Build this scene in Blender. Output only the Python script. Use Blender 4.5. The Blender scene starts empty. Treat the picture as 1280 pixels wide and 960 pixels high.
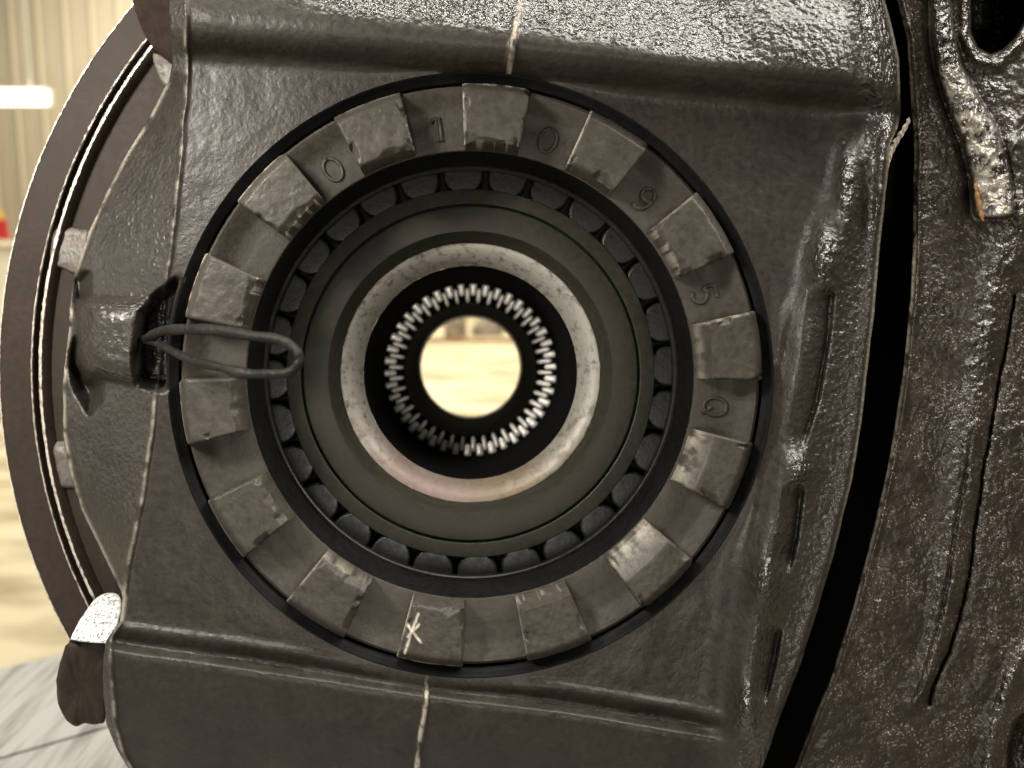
import bpy, bmesh, math, random
import numpy as np
from mathutils import Vector, Matrix

random.seed(7)
rng = np.random.RandomState(11)
sc = bpy.context.scene
COL = sc.collection
PI = math.pi

# ------------------------------------------------------------------ frame of reference
# The gear carrier is modelled in its own frame: bore along +Y, one unit = 0.2166 mm at the adjuster.
S = 0.0002166
F = 924.0
TILT = math.atan((447 - 330) / F)                 # the bore points slightly down into the shop
AXIS_H = 0.96                                     # height of the bore axis above the shop floor
G = Matrix.Translation((0, 0, AXIS_H)) @ Matrix.Rotation(-TILT, 4, 'X') @ Matrix.Scale(S, 4)
CAM = Vector((0, -924, 22))
PX0, PY0 = 588.0, 447.0                           # where the bore direction meets the picture (the photo is a crop)
CQ = Vector((0, 1, 0)).to_track_quat('-Z', 'Z')

# ------------------------------------------------------------------ camera
cam_data = bpy.data.cameras.new('camera')
cam = bpy.data.objects.new('camera', cam_data)
COL.objects.link(cam)
R_level = Matrix.Rotation(-TILT, 4, 'X')
cam.matrix_world = Matrix.Translation(G @ CAM) @ R_level @ CQ.to_matrix().to_4x4()
cam_data.sensor_width = 36
cam_data.lens = 36 * F / 1280
cam_data.shift_x = (640 - PX0) / 1280
cam_data.shift_y = -(480 - PY0) / 1280
cam_data.clip_start = 0.01
cam_data.clip_end = 100
cam_data.dof.use_dof = True
cam_data.dof.focus_distance = 925 * S
cam_data.dof.aperture_fstop = (cam_data.lens / 1000) / 0.0024
cam_data.dof.aperture_blades = 0
sc.camera = cam
sc.render.resolution_x, sc.render.resolution_y = 1024, 768

# ------------------------------------------------------------------ world and lamps
world = bpy.data.worlds.new('World')
sc.world = world
world.use_nodes = True
bg = world.node_tree.nodes['Background']
bg.inputs['Color'].default_value = (1.0, 0.93, 0.82, 1)
bg.inputs['Strength'].default_value = 0.09


def area(name, loc, target, sx, sy, power, color):
    """an area lamp given in the level world, metres"""
    d = bpy.data.lights.new(name, 'AREA')
    d.shape = 'RECTANGLE'
    d.size, d.size_y = sx, sy
    d.energy = power
    d.color = color
    o = bpy.data.objects.new(name, d)
    COL.objects.link(o)
    o.location = loc
    o.rotation_euler = (Vector(target) - Vector(loc)).to_track_quat('-Z', 'Y').to_euler()
    return o


HUB = (0, 0, AXIS_H)
WARM = (1.0, 0.95, 0.87)
area('shop_lamp_overhead', (0.0, -0.15, AXIS_H + 1.10), HUB, 0.6, 0.25, 17, WARM)
area('fill_overhead_right', (0.35, -0.10, AXIS_H + 0.60), HUB, 0.30, 0.20, 3.8, WARM)  # added fill, gives the upper shoulder its glints
area('fill_right', (0.55, -0.20, AXIS_H + 0.50), HUB, 0.30, 0.20, 6, WARM)  # added fill for glints on the right flange
area('fill_near_left', (-0.18, -0.14, AXIS_H + 0.155), (-0.07, 0, AXIS_H + .03), 0.06, 0.06, 1.55, WARM)  # added just out of frame for a steep falloff across the cap
area('fill_left', (-0.80, -0.14, AXIS_H + 0.12), HUB, 0.25, 0.35, 0.9, WARM)  # added fill standing in for a bright doorway
area('fill_low_left', (-0.42, -0.30, AXIS_H - 0.10), (-0.08, 0, AXIS_H - .04), 0.12, 0.12, 0.35, WARM)  # added fill to lift the lower facet and face
area('shop_lamp_behind_photographer', (-0.05, -1.7, AXIS_H - 0.09), HUB, 0.3, 0.25, 10.5, WARM)
area('fill_wall', (-4.0, 9.5, 5.0), (-3.5, 13, 3.5), 3.0, 2.0, 270, (1.0, 0.93, 0.78))  # added unseen fill that brightens the back wall
area('fill_far', (-0.5, 7.0, 5.5), (-0.4, 9.0, 0), 6.0, 10.0, 900, (1.0, 0.93, 0.76))  # added unseen fill that brightens the distant floor

sc.view_settings.view_transform = 'Standard'
sc.view_settings.look = 'None'
sc.view_settings.exposure = 0
sc.view_settings.gamma = 1
sc.cycles.use_denoising = True
sc.cycles.max_bounces = 6


# ------------------------------------------------------------------ helpers
def P(px, py, d):
    """points of the carrier frame seen at photo position (px, py), d units behind the cap face"""
    px, py, d = np.broadcast_arrays(np.asarray(px, float), np.asarray(py, float), np.asarray(d, float))
    v = np.stack([(px - PX0) / F, np.ones_like(px), -(py - PY0) / F], -1)
    return v * (d + 924)[..., None] + np.array(CAM)


def PV(px, py, d):
    return Vector(P(px, py, d).tolist())


def tag(o, label=None, cat=None, group=None, kind=None):
    if label: o['label'] = label
    if cat: o['category'] = cat
    if group: o['group'] = group
    if kind: o['kind'] = kind
    return o


def thing(name, label, cat, c=(0, 0, 0), group=None):
    o = bpy.data.objects.new(name, None)
    COL.objects.link(o)
    o.matrix_world = G @ Matrix.Translation(c)
    o.empty_display_size = 20
    o['_c'] = list(c)
    return tag(o, label, cat, group)


def mesh_from(name, verts, faces, mat, parent=None, smooth=True, attrs=None):
    me = bpy.data.meshes.new(name)
    verts = np.asarray(verts, np.float32)
    if isinstance(faces, np.ndarray):
        me.vertices.add(len(verts))
        me.vertices.foreach_set('co', verts.ravel())
        n = len(faces)
        me.loops.add(n * 4)
        me.loops.foreach_set('vertex_index', faces.ravel().astype(np.int32))
        me.polygons.add(n)
        me.polygons.foreach_set('loop_start', np.arange(0, n * 4, 4, dtype=np.int32))
        me.polygons.foreach_set('loop_total', np.full(n, 4, np.int32))
        me.update(calc_edges=True)
        me.validate()
    else:
        me.from_pydata([tuple(v) for v in verts.tolist()], [], faces)
    if smooth:
        me.polygons.foreach_set('use_smooth', np.ones(len(me.polygons), bool))
    for k, v in (attrs or {}).items():
        a = me.attributes.new(k, 'FLOAT', 'POINT')
        a.data.foreach_set('value', np.asarray(v, np.float32).ravel())
    me.materials.append(mat)
    o = bpy.data.objects.new(name, me)
    COL.objects.link(o)
    if parent:
        o.parent = parent
        o.location = tuple(-x for x in parent.get('_c', (0, 0, 0)))
    else:
        o.matrix_world = G
    return o


def sub(o, parent):
    """make o a sub-part of a mesh part (same local frame)"""
    o.parent = parent
    o.location = (0, 0, 0)
    return o


def sharpen(o, deg=35):
    me = o.data
    bm = bmesh.new(); bm.from_mesh(me)
    for e in bm.edges:
        if len(e.link_faces) == 2 and e.calc_face_angle(0) > math.radians(deg):
            e.smooth = False
    bm.to_mesh(me); bm.free()
    return o


def lathe(name, prof, mat, parent=None, n=192, cx=0, cz=0, a0=0, a1=2 * PI, jitter=0):
    """revolve (radius, y) points about the bore axis"""
    prof = np.array(prof, float)
    full = abs(a1 - a0 - 2 * PI) < 1e-6
    m = n if full else n + 1
    a = a0 + (a1 - a0) * np.arange(m) / n
    r = prof[:, 0][None, :] + (jitter * rng.randn(m, len(prof)) if jitter else 0)
    r = np.broadcast_to(r, (m, len(prof)))
    V = np.stack([cx + r * np.cos(a)[:, None], np.broadcast_to(prof[:, 1][None, :], r.shape), cz + r * np.sin(a)[:, None]], -1)
    k = len(prof)
    f = []
    for i in range(n):
        j = (i + 1) % m
        for q in range(k - 1):
            f.append((i * k + q, i * k + q + 1, j * k + q + 1, j * k + q))
    o = mesh_from(name, V.reshape(-1, 3), f, mat, parent)
    return sharpen(o, 30)


def tube(name, pts, rad, mat, parent=None, seg=10, closed=False, flat=1.0):
    pts = [Vector(p) for p in pts]
    n = len(pts)
    rad = rad if hasattr(rad, '__len__') else [rad] * n
    V, f = [], []
    for i, p in enumerate(pts):
        a = pts[(i - 1) % n] if (closed or i) else pts[0]
        b = pts[(i + 1) % n] if (closed or i < n - 1) else pts[-1]
        t = (b - a).normalized()
        u = t.cross(Vector((0, 1, 0)))
        if u.length < 1e-3: u = t.cross(Vector((1, 0, 0)))
        u.normalize()
        w = t.cross(u).normalized()
        for s in range(seg):
            an = 2 * PI * s / seg
            V.append(p + u * math.cos(an) * rad[i] + w * math.sin(an) * rad[i] * flat)
    for i in range(n if closed else n - 1):
        j = (i + 1) % n
        for s in range(seg):
            s2 = (s + 1) % seg
            f.append((i * seg + s, i * seg + s2, j * seg + s2, j * seg + s))
    if not closed:
        f.append(tuple(range(seg))); f.append(tuple(reversed([(n - 1) * seg + s for s in range(seg)])))
    return mesh_from(name, V, f, mat, parent)


def smooth_path(pts, n=8):
    pts = [np.array(p, float) for p in pts]
    out = []
    for i in range(len(pts) - 1):
        p0 = pts[max(i - 1, 0)]; p1 = pts[i]; p2 = pts[i + 1]; p3 = pts[min(i + 2, len(pts) - 1)]
        for k in range(n):
            t = k / n
            out.append(0.5 * (2 * p1 + (p2 - p0) * t + (2 * p0 - 5 * p1 + 4 * p2 - p3) * t * t + (3 * p1 - p0 - 3 * p2 + p3) * t ** 3))
    out.append(pts[-1])
    return out


_tab = rng.rand(64, 256, 256)


def vnoise(x, y, size, seed=0):
    """smooth value noise 0..1"""
    T = _tab[seed % 64]
    x = np.asarray(x) / size + seed * 17.3; y = np.asarray(y) / size + seed * 9.1
    xi = np.floor(x).astype(int); yi = np.floor(y).astype(int)
    fx = x - xi; fy = y - yi
    fx = fx * fx * (3 - 2 * fx); fy = fy * fy * (3 - 2 * fy)
    a = T[xi & 255, yi & 255]; b = T[(xi + 1) & 255, yi & 255]
    c = T[xi & 255, (yi + 1) & 255]; d = T[(xi + 1) & 255, (yi + 1) & 255]
    return (a * (1 - fx) + b * fx) * (1 - fy) + (c * (1 - fx) + d * fx) * fy


def fbm(x, y, size, seed=0, octv=3):
    s = 0; a = 1; t = 0
    for k in range(octv):
        s = s + a * vnoise(x, y, size / 2 ** k, seed + k); t += a; a *= .5
    return s / t - .5


def sinterp(x, xs, ys, w):
    """piecewise profile with its corners rounded over w"""
    k = np.array([-1, -.66, -.33, 0, .33, .66, 1.]) * w
    g = np.array([.06, .12, .2, .24, .2, .12, .06])
    return sum(gi * np.interp(x + ki, xs, ys) for ki, gi in zip(k, g))


def sstep(x, a, b):
    t = np.clip((x - a) / (b - a), 0, 1)
    return t * t * (3 - 2 * t)


def dist_poly(x, y, pts):
    """distance to a polyline and the position 0..1 along it"""
    best = np.full(x.shape, 1e9); pos = np.zeros(x.shape)
    pts = np.array(pts, float); n = len(pts) - 1
    for i in range(n):
        a, b = pts[i], pts[i + 1]
        ab = b - a
        t = np.clip(((x - a[0]) * ab[0] + (y - a[1]) * ab[1]) / (ab @ ab), 0, 1)
        d = np.hypot(x - a[0] - t * ab[0], y - a[1] - t * ab[1])
        m = d < best
        best[m] = d[m]; pos[m] = (i + t[m]) / n
    return best, pos


def sd_poly(x, y, pts):
    """signed distance to a closed polygon, negative inside"""
    d, _ = dist_poly(x, y, list(pts) + [pts[0]])
    ins = np.zeros(x.shape, bool)
    n = len(pts)
    for i in range(n):
        x0, y0 = pts[i]; x1, y1 = pts[(i + 1) % n]
        c = ((y0 > y) != (y1 > y))
        with np.errstate(divide='ignore', invalid='ignore'):
            xx = (x1 - x0) * (y - y0) / (y1 - y0 + 1e-12) + x0
        ins ^= c & (x < xx)
    return np.where(ins, -d, d)


# ------------------------------------------------------------------ materials
def new_mat(name):
    m = bpy.data.materials.new(name)
    m.use_nodes = True
    nt = m.node_tree
    return m, nt, nt.nodes['Principled BSDF']


def N(nt, typ, **kw):
    n = nt.nodes.new(typ)
    for k, v in kw.items():
        if k.startswith('_'):
            setattr(n, k[1:], v)
        else:
            n.inputs[k.replace('_', ' ')].default_value = v
    return n


def L(nt, a, b): nt.links.new(a, b)


def ramp(nt, src, stops):
    r = nt.nodes.new('ShaderNodeValToRGB')
    el = r.color_ramp.elements
    while len(el) < len(stops): el.new(0.5)
    for e, (p, c) in zip(el, stops):
        e.position = p
        e.color = (c[0], c[1], c[2], 1) if hasattr(c, '__len__') else (c, c, c, 1)
    L(nt, src, r.inputs[0])
    return r.outputs[0]


def math_n(nt, op, a, b=None, clamp=False):
    n = nt.nodes.new('ShaderNodeMath'); n.operation = op; n.use_clamp = clamp
    for i, v in enumerate((a, b)):
        if v is None: continue
        if isinstance(v, (int, float)): n.inputs[i].default_value = v
        else: L(nt, v, n.inputs[i])
    return n.outputs[0]


def mixc(nt, fac, a, b):
    n = nt.nodes.new('ShaderNodeMix'); n.data_type = 'RGBA'
    for i, v in ((0, fac), (6, a), (7, b)):
        if isinstance(v, (int, float)): n.inputs[i].default_value = v
        elif isinstance(v, tuple): n.inputs[i].default_value = (*v, 1)
        else: L(nt, v, n.inputs[i])
    return n.outputs[2]


def paint(name, base, dust, rough=(0.38, 0.55), peel=0.5, peel_size=4.0, coarse=0.6, zone=False, glint_flecks=0.0, dustamt=0.5, spec=0.42):
    """old shop paint on cast metal: orange peel, dust mottling, glints painted as small pale flecks"""
    m, nt, b = new_mat(name)
    tc = nt.nodes.new('ShaderNodeTexCoord').outputs['Object']
    n1 = N(nt, 'ShaderNodeTexNoise', Scale=1 / 60, Detail=5.0, Roughness=.62); L(nt, tc, n1.inputs['Vector'])
    n2 = N(nt, 'ShaderNodeTexNoise', Scale=1 / 9, Detail=4.0, Roughness=.6); L(nt, tc, n2.inputs['Vector'])
    n3 = N(nt, 'ShaderNodeTexNoise', Scale=1 / peel_size, Detail=2.5, Roughness=.55); L(nt, tc, n3.inputs['Vector'])
    f = ramp(nt, n1.outputs[0], [(0.35, 0), (0.7, dustamt)])
    c = mixc(nt, f, base, dust)
    g = ramp(nt, n2.outputs[0], [(0.3, 0.72), (0.75, 1.2)])
    mm = nt.nodes.new('ShaderNodeMix'); mm.data_type = 'RGBA'; mm.blend_type = 'MULTIPLY'; mm.inputs[0].default_value = 1
    L(nt, c, mm.inputs[6]); L(nt, g, mm.inputs[7])
    c = mm.outputs[2]
    if glint_flecks:
        v = N(nt, 'ShaderNodeTexNoise', Scale=1 / 3.2, Detail=2.0, Roughness=.7); L(nt, tc, v.inputs['Vector'])
        big = ramp(nt, n1.outputs[0], [(0.46, 0), (0.62, 1)])
        fl = math_n(nt, 'MULTIPLY', ramp(nt, v.outputs[0], [(0.60, 0), (0.67, 1)]), big)
        fl = math_n(nt, 'MULTIPLY', fl, glint_flecks)
        c = mixc(nt, fl, c, (0.42, 0.38, 0.31))  # pale specks paint glints into the base colour
    L(nt, c, b.inputs['Base Color'])
    rr = ramp(nt, n2.outputs[0], [(0.3, rough[0]), (0.7, rough[1])])
    hs = math_n(nt, 'MULTIPLY', n3.outputs[0], peel)
    if zone:
        at = nt.nodes.new('ShaderNodeAttribute'); at.attribute_name = 'cast'
        z = at.outputs['Fac']
        rough_cast = N(nt, 'ShaderNodeTexVoronoi', Scale=1 / 7.0); rough_cast.feature = 'SMOOTH_F1'
        L(nt, tc, rough_cast.inputs['Vector'])
        hz = math_n(nt, 'MULTIPLY', math_n(nt, 'MULTIPLY', rough_cast.outputs['Distance'], z), 3.0)
        n5 = N(nt, 'ShaderNodeTexNoise', Scale=1 / 5.5, Detail=2.0); L(nt, tc, n5.inputs['Vector'])
        hz2 = math_n(nt, 'MULTIPLY', math_n(nt, 'MULTIPLY', n5.outputs[0], z), 4.0)
        hs = math_n(nt, 'ADD', hs, math_n(nt, 'SUBTRACT', hz2, hz))
        rr = math_n(nt, 'MULTIPLY', rr, math_n(nt, 'SUBTRACT', 1.0, math_n(nt, 'MULTIPLY', z, 0.5)))
        L(nt, math_n(nt, 'ADD', math_n(nt, 'MULTIPLY', z, .55), spec * .35), b.inputs['Specular IOR Level'])
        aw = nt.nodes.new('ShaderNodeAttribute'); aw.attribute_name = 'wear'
        c = mixc(nt, aw.outputs['Fac'], c, (0.36, 0.32, 0.26))  # pale wear, plus edge glints put into the colour
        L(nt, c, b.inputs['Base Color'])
    L(nt, rr, b.inputs['Roughness'])
    hc = math_n(nt, 'MULTIPLY', n2.outputs[0], coarse)
    h = math_n(nt, 'ADD', hs, hc)
    bp = N(nt, 'ShaderNodeBump', Strength=1.0, Distance=1.0 * S)
    L(nt, h, bp.inputs['Height']); L(nt, bp.outputs[0], b.inputs['Normal'])
    b.inputs['Specular IOR Level'].default_value = spec * .8
    return m


def steel(name, col, grime, rough=0.35, metal=0.7, size=14, rust_reflect=False, grimefrac=(0.5, 0.68), bump=0.5):
    m, nt, b = new_mat(name)
    tc = nt.nodes.new('ShaderNodeTexCoord').outputs['Object']
    n1 = N(nt, 'ShaderNodeTexNoise', Scale=1 / size, Detail=6.0, Roughness=.7); L(nt, tc, n1.inputs['Vector'])
    n2 = N(nt, 'ShaderNodeTexNoise', Scale=1 / 3, Detail=3.0, Roughness=.6); L(nt, tc, n2.inputs['Vector'])
    c = mixc(nt, ramp(nt, n1.outputs[0], [(grimefrac[0], 0), (grimefrac[1], 1)]), col, grime)
    if rust_reflect:                                   # flash rust low in the bore, coloured reflections painted into the tint
        sx = nt.nodes.new('ShaderNodeSeparateXYZ'); L(nt, tc, sx.inputs[0])
        n4 = N(nt, 'ShaderNodeTexNoise', Scale=1 / 45, Detail=4.0); L(nt, tc, n4.inputs['Vector'])
        low = math_n(nt, 'ADD', math_n(nt, 'MULTIPLY', sx.outputs['Z'], -1 / 190), math_n(nt, 'MULTIPLY', math_n(nt, 'SUBTRACT', n4.outputs[0], .5), 1.3))
        rightness = ramp(nt, math_n(nt, 'ADD', math_n(nt, 'MULTIPLY', sx.outputs['X'], 1 / 160), 0.5, True), [(0.35, 0), (0.75, 1)])
        tint = mixc(nt, rightness, (0.16, 0.105, 0.09), (0.13, 0.09, 0.045))
        c = mixc(nt, ramp(nt, low, [(0.30, 0), (0.8, .75)]), c, tint)
    L(nt, c, b.inputs['Base Color'])
    b.inputs['Metallic'].default_value = metal
    L(nt, ramp(nt, n1.outputs[0], [(0.3, rough), (0.8, min(1, rough + .3))]), b.inputs['Roughness'])
    bp = N(nt, 'ShaderNodeBump', Strength=1.0, Distance=bump * S)
    L(nt, n2.outputs[0], bp.inputs['Height']); L(nt, bp.outputs[0], b.inputs['Normal'])
    return m


M_cap = paint('black_brown_cast_paint', (0.0165, 0.0140, 0.0108), (0.030, 0.0255, 0.0195), rough=(.36, .52), peel=.28, coarse=.5, peel_size=3.2, zone=True, glint_flecks=.0)
M_flange = paint('glossy_rough_cast_paint', (0.0135, 0.0102, 0.0074), (0.038, 0.029, 0.020), rough=(.28, .44), peel=.7, peel_size=4.2, coarse=1.3, zone=True, glint_flecks=.55)
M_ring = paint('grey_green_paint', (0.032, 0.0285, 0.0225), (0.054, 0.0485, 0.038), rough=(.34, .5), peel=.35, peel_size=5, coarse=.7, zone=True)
M_slot = paint('grey_green_slot_paint', (0.031, 0.0272, 0.0212), (0.050, 0.044, 0.034), rough=(.42, .56), peel=.35, peel_size=5, coarse=.6, spec=.2)
M_ringdark = paint('black_inner_wall', (0.0035, 0.0035, 0.0036), (0.008, 0.008, 0.0075), rough=(.5, .7), peel=.25, coarse=.3, spec=.1)  # near-black tone for the groove and throat walls
M_hub = paint('dull_green_grey_steel', (0.0175, 0.0172, 0.0120), (0.027, 0.0258, 0.0180), rough=(.42, .56), peel=.12, coarse=.3, peel_size=7, spec=.2)
M_hubdark = paint('dark_oiled_steel', (0.016, 0.016, 0.016), (0.028, 0.026, 0.024), rough=(.45, .6), peel=.15, coarse=.3)
M_roller = paint('dark_roller_steel', (0.006, 0.006, 0.005), (0.010, 0.0095, 0.008), rough=(.34, .5), peel=.15, coarse=.4, spec=.32)
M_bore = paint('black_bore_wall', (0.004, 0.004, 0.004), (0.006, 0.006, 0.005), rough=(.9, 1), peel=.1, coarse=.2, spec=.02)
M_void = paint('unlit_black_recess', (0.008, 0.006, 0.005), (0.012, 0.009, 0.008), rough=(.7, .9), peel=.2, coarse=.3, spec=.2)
M_disc = paint('brown_black_satin_paint', (0.021, 0.0145, 0.0100), (0.031, 0.0220, 0.0160), rough=(.52, .66), peel=.15, coarse=.25, dustamt=.5, spec=.16)
M_silver = steel('worn_bright_steel', (0.24, 0.225, 0.195), (0.07, 0.06, 0.05), rough=.42, metal=.3, rust_reflect=True, size=12)
M_tooth = steel('bright_spline_steel', (0.95, 0.91, 0.84), (0.62, 0.46, 0.36), rough=.34, metal=.5, rust_reflect=False, size=30)
M_scuff = steel('scraped_bare_metal', (0.50, 0.45, 0.37), (0.12, 0.11, 0.09), rough=.35, metal=.4, size=7, grimefrac=(.42, .6))
M_facet = steel('speckled_highlight_metal', (0.42, 0.42, 0.41), (0.05, 0.045, 0.04), rough=.55, metal=.1, size=3.2, grimefrac=(.50, .60))  # pale colour carries the highlight on the lug top
M_edge = steel('pale_edge_steel', (0.42, 0.37, 0.31), (0.10, 0.085, 0.07), rough=.35, metal=.3, size=10)  # pale tone paints edge highlights on the wheel and bore lip
M_pin = paint('painted_wire', (0.006, 0.0055, 0.0045), (0.016, 0.0145, 0.012), rough=(.45, .62), peel=.9, coarse=2.2, spec=.22)
M_rust = paint('orange_rust', (0.20, 0.10, 0.035), (0.30, 0.20, 0.11), rough=(.7, .9), peel=1.5, coarse=2)

# ================================================================== THE HOUSING CASTING
housing = thing('axle_housing', 'black painted rough cast iron gear housing with bearing cap, shoulders and flange filling the picture', 'gear housing', (0, 60, 0))

# outline of the cap casting, left and right, as a function of height in the picture
LO = np.array([(-80, 214), (0, 212), (40, 213), (78, 216), (100, 212), (112, 205), (150, 186), (190, 160), (240, 134), (290, 111), (340, 94), (390, 88), (430, 84), (480, 79), (540, 79), (590, 88), (640, 103), (690, 128), (745, 155), (775, 151), (800, 133), (830, 129), (870, 130), (905, 134), (935, 146), (960, 160), (1040, 200)], float)
RO = np.array([(-80, 1100), (0, 1106), (22, 1112), (75, 1124), (139, 1126), (150, 1124), (163, 1121), (180, 1113), (225, 1109), (262, 1105), (300, 1100), (394, 1092), (469, 1083), (525, 1077), (600, 1065), (656, 1051), (700, 1040), (750, 1025), (825, 1002), (892, 976), (956, 954), (1040, 915)], float)
LE = np.array([(-80, 232), (0, 233), (50, 233), (90, 235), (120, 232), (200, 226), (300, 215), (360, 207), (480, 196), (540, 190), (620, 178), (700, 161), (760, 153), (775, 153), (800, 139), (870, 141), (905, 145), (935, 152), (1040, 210)], float)


def smooth_line(y, tab, w=6):
    return (np.interp(y - w, tab[:, 0], tab[:, 1]) + 2 * np.interp(y, tab[:, 0], tab[:, 1]) + np.interp(y + w, tab[:, 0], tab[:, 1])) / 4


RC = [(1088, 130), (1076, 200), (1060, 260), (1036, 330), (1012, 420), (996, 500), (986, 570), (975, 640), (956, 715), (944, 790), (934, 860), (926, 960), (915, 1040)]


def cap_depth(x, y):
    d = np.zeros(x.shape)
    cast = np.full(x.shape, 0.10)
    # gentle unevenness of the cast face
    d += 3.0 * fbm(x, y, 120, 1) + 1.6 * fbm(x, y, 34, 5, 3) + .5 * fbm(x, y, 9, 8, 2)
    # upper shoulder
    yb = np.interp(x, [200, 230, 430, 640, 850, 1060, 1110], [70, 74, 88, 103, 124, 144, 148])
    t = yb - y
    prof_t = [-12, 0, 10, 22, 36, 50, 60, 75, 100, 150, 230]
    prof_d = [0, -1, -9, -26, -40, -45, -44, -39, -29, -7, 40]
    rt = np.interp(x, [230, 640, 900, 1100], [12, 0, -12, -14])
    tt = np.where(t > 36, 36 + (t - 36) * 36 / (36 + rt), t)
    rs = sstep(x + 50 * fbm(x, y, 40, 27, 2), 850, 1000)
    d += sinterp(tt, prof_t, prof_d, 9) * (1 - rs) + rs * sinterp(tt, prof_t, [0, -1, -9, -26, -40, -47, -49, -50, -50, -46, -30], 9)
    up = sstep(tt + 16 * fbm(x, y, 40, 14, 3), 54, 74) * sstep(x + 60 * fbm(x, y, 30, 17, 2), 300, 470) * (1 - .35 * sstep(x + 60 * fbm(x, y, 22, 19, 2), 850, 980))
    d -= up * (2.4 * fbm(x, y, 10, 12, 3) + 1.1 * fbm(x, y, 5, 15, 2))
    cast = np.maximum(cast, up)
    # lower beam
    yb2 = np.interp(x, [130, 160, 300, 520, 700, 860, 950, 1000], [770, 776, 795, 829, 850, 876, 896, 900])
    t2 = y - yb2
    wob = 1 + .5 * fbm(x, y * 0, 60, 20)
    d += sinterp(t2, [-10, 0, 7, 12, 24, 30, 40, 48, 90, 200], [0, 0, -5, -5, 5, 4, -11, -12, -4, 40], 3.5) * wob
    band = np.exp(-((t2 - 20) / 20) ** 2)
    d += band * 1.4 * fbm(x, y, 7, 23, 2)
    # vertical rib on the right
    dist, pos = dist_poly(x, y, RC)
    side = np.sign(x - np.interp(y, [p[1] for p in RC], [p[0] for p in RC]))
    sdx = dist * side
    mid = sstep(y, 120, 200)
    plate = -16 - 4 * sstep(y, 700, 300)
    prof = sinterp(sdx, [-80, -56, -34, -14, 0, 12, 26, 45], [0, -1, -9, -27, -33, -30, -20, -16], 14) + 3 * fbm(x, y, 40, 37, 3)
    d = d * (1 - mid * sstep(sdx, -60, 10)) + mid * prof - mid * 5 * np.exp(-(sdx / 16) ** 2) * sstep(y, 380, 460)
    for tab, wdt in (([(360, 1043), (368, 1043), (430, 1037), (500, 1024), (566, 1003)], 34), ([(604, 1005), (612, 1005), (670, 998), (716, 988)], 28), ([(784, 978), (790, 977), (830, 970), (884, 956)], 26)):
        xr = np.interp(y, [q[0] for q in tab], [q[1] for q in tab])
        fy = sstep(y, tab[0][0] - 4, tab[0][0] + 14) * sstep(y, tab[-1][0] + 8, tab[-1][0] - 26)
        d += fy * 15 * np.clip((x - (xr - wdt)) / (wdt - 3), 0, 1) ** .9 * sstep(x, xr + 3, xr - 4)
    # crinkled knuckles along the rib
    for cx, cy, rx, ry, h in ((1030, 322, 17, 36, 12), (1002, 588, 14, 22, 14), (958, 728, 16, 26, 13), (936, 886, 16, 32, 16), (1058, 232, 10, 50, 7)):
        g = np.exp(-((x - cx) / rx) ** 2 - ((y - cy) / ry) ** 2)
        d -= g * (h * 1.35 + 8 * fbm(x, y, 7, 31, 2))
        cast = np.maximum(cast, g * 1.5)
    crest = sstep(sdx, -14, 6) * mid
    cast = np.maximum(cast, crest * .55)
    d -= crest * 1.6 * fbm(x, y, 6, 41, 2)
    # bright rounded rim beside the gap
    ro = smooth_line(y, RO, 3)
    e = ro - x
    rim = np.exp(-((e - 7) / 8) ** 2)
    topzone = sstep(y, 330, 240)
    d -= rim * (2 + 14 * topzone)
    d += sstep(e, 7, 0) * 8
    rimz = np.exp(-((e - 9) / 14) ** 2) * topzone
    cast = np.maximum(cast, rimz)
    d -= rimz * 4 * fbm(x, y, 7, 44, 3)
    kd, _ = dist_poly(x, y, [(1070, -80), (1079, 0), (1091, 50), (1098, 110), (1104, 160), (1100, 240)])
    kx = np.interp(y, [-80, 0, 50, 110, 160, 240], [1070, 1079, 1091, 98 + 1000, 1104, 1100])
    top2 = sstep(y, 175, 140)
    d += top2 * 55 * sstep(x - kx, 2, 34)
    g = np.exp(-(kd / 12) ** 2) * sstep(y, 330, 150)
    d -= g * (13 + 8 * fbm(x, y, 7, 46, 3)); cast = np.maximum(cast, np.exp(-(kd / 22) ** 2) * sstep(y, 330, 200))
    # left facet falling away from the face
    le = smooth_line(y, LE, 5) + 3 * fbm(y, y * 0, 25, 50, 2)
    lo = smooth_line(y, LO, 3)
    inside = le - x
    fr = np.clip(inside / np.maximum(le - lo, 6), 0, 1.2)
    facetzone = sstep(y, 86, 120) * sstep(y, 785, 760)
    d = d + np.where(inside > 0, facetzone * (fr * 62 + 2.2 * fbm(x, y, 26, 53, 3)) + (1 - facetzone) * (12 * sstep(inside, 0, 24)), 0)
    d -= 3.6 * np.exp(-(inside / 3.0) ** 2)
    nw = fbm(x, y, 11, 101, 3); nw2 = fbm(x, y, 4, 105, 2)
    wear = np.exp(-((inside - 1) / 2.0) ** 2) * sstep(nw, -.15, .3) * .45
    wear = np.maximum(wear, np.exp(-((x - lo - 1) / 2.4) ** 2) * facetzone * .55 * sstep(nw, -.3, .1))
    wear = np.maximum(wear, np.exp(-((e - 1) / 1.6) ** 2) * .35 * sstep(y, 760, 560))
    for sp_, wd_ in (([(654, -70), (652, 0), (648, 20), (643, 45), (640, 60), (637, 80)], 3.6), ([(534, 850), (533, 868), (531, 890), (526, 915), (523, 940), (520, 970), (518, 1030)], 2.6)):
        q, pq = dist_poly(x + 2 * fbm(x * 0, y, 14, 108, 2), y, sp_)
        wd_ = wd_ * (1 + 1.1 * fbm(x * 0, y, 18, 109, 2))
        g = np.exp(-(q / wd_) ** 2)
        d -= 5 * g
        wear = np.maximum(wear, .75 * sstep(g, .3, .75) * sstep(nw, -.35, .1) * sstep(nw2, -.42, -.1))
    cast = np.maximum(cast, .35 * (inside > 0))
    d += facetzone * 7 * sstep(x - lo, 7, 0)
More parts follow.
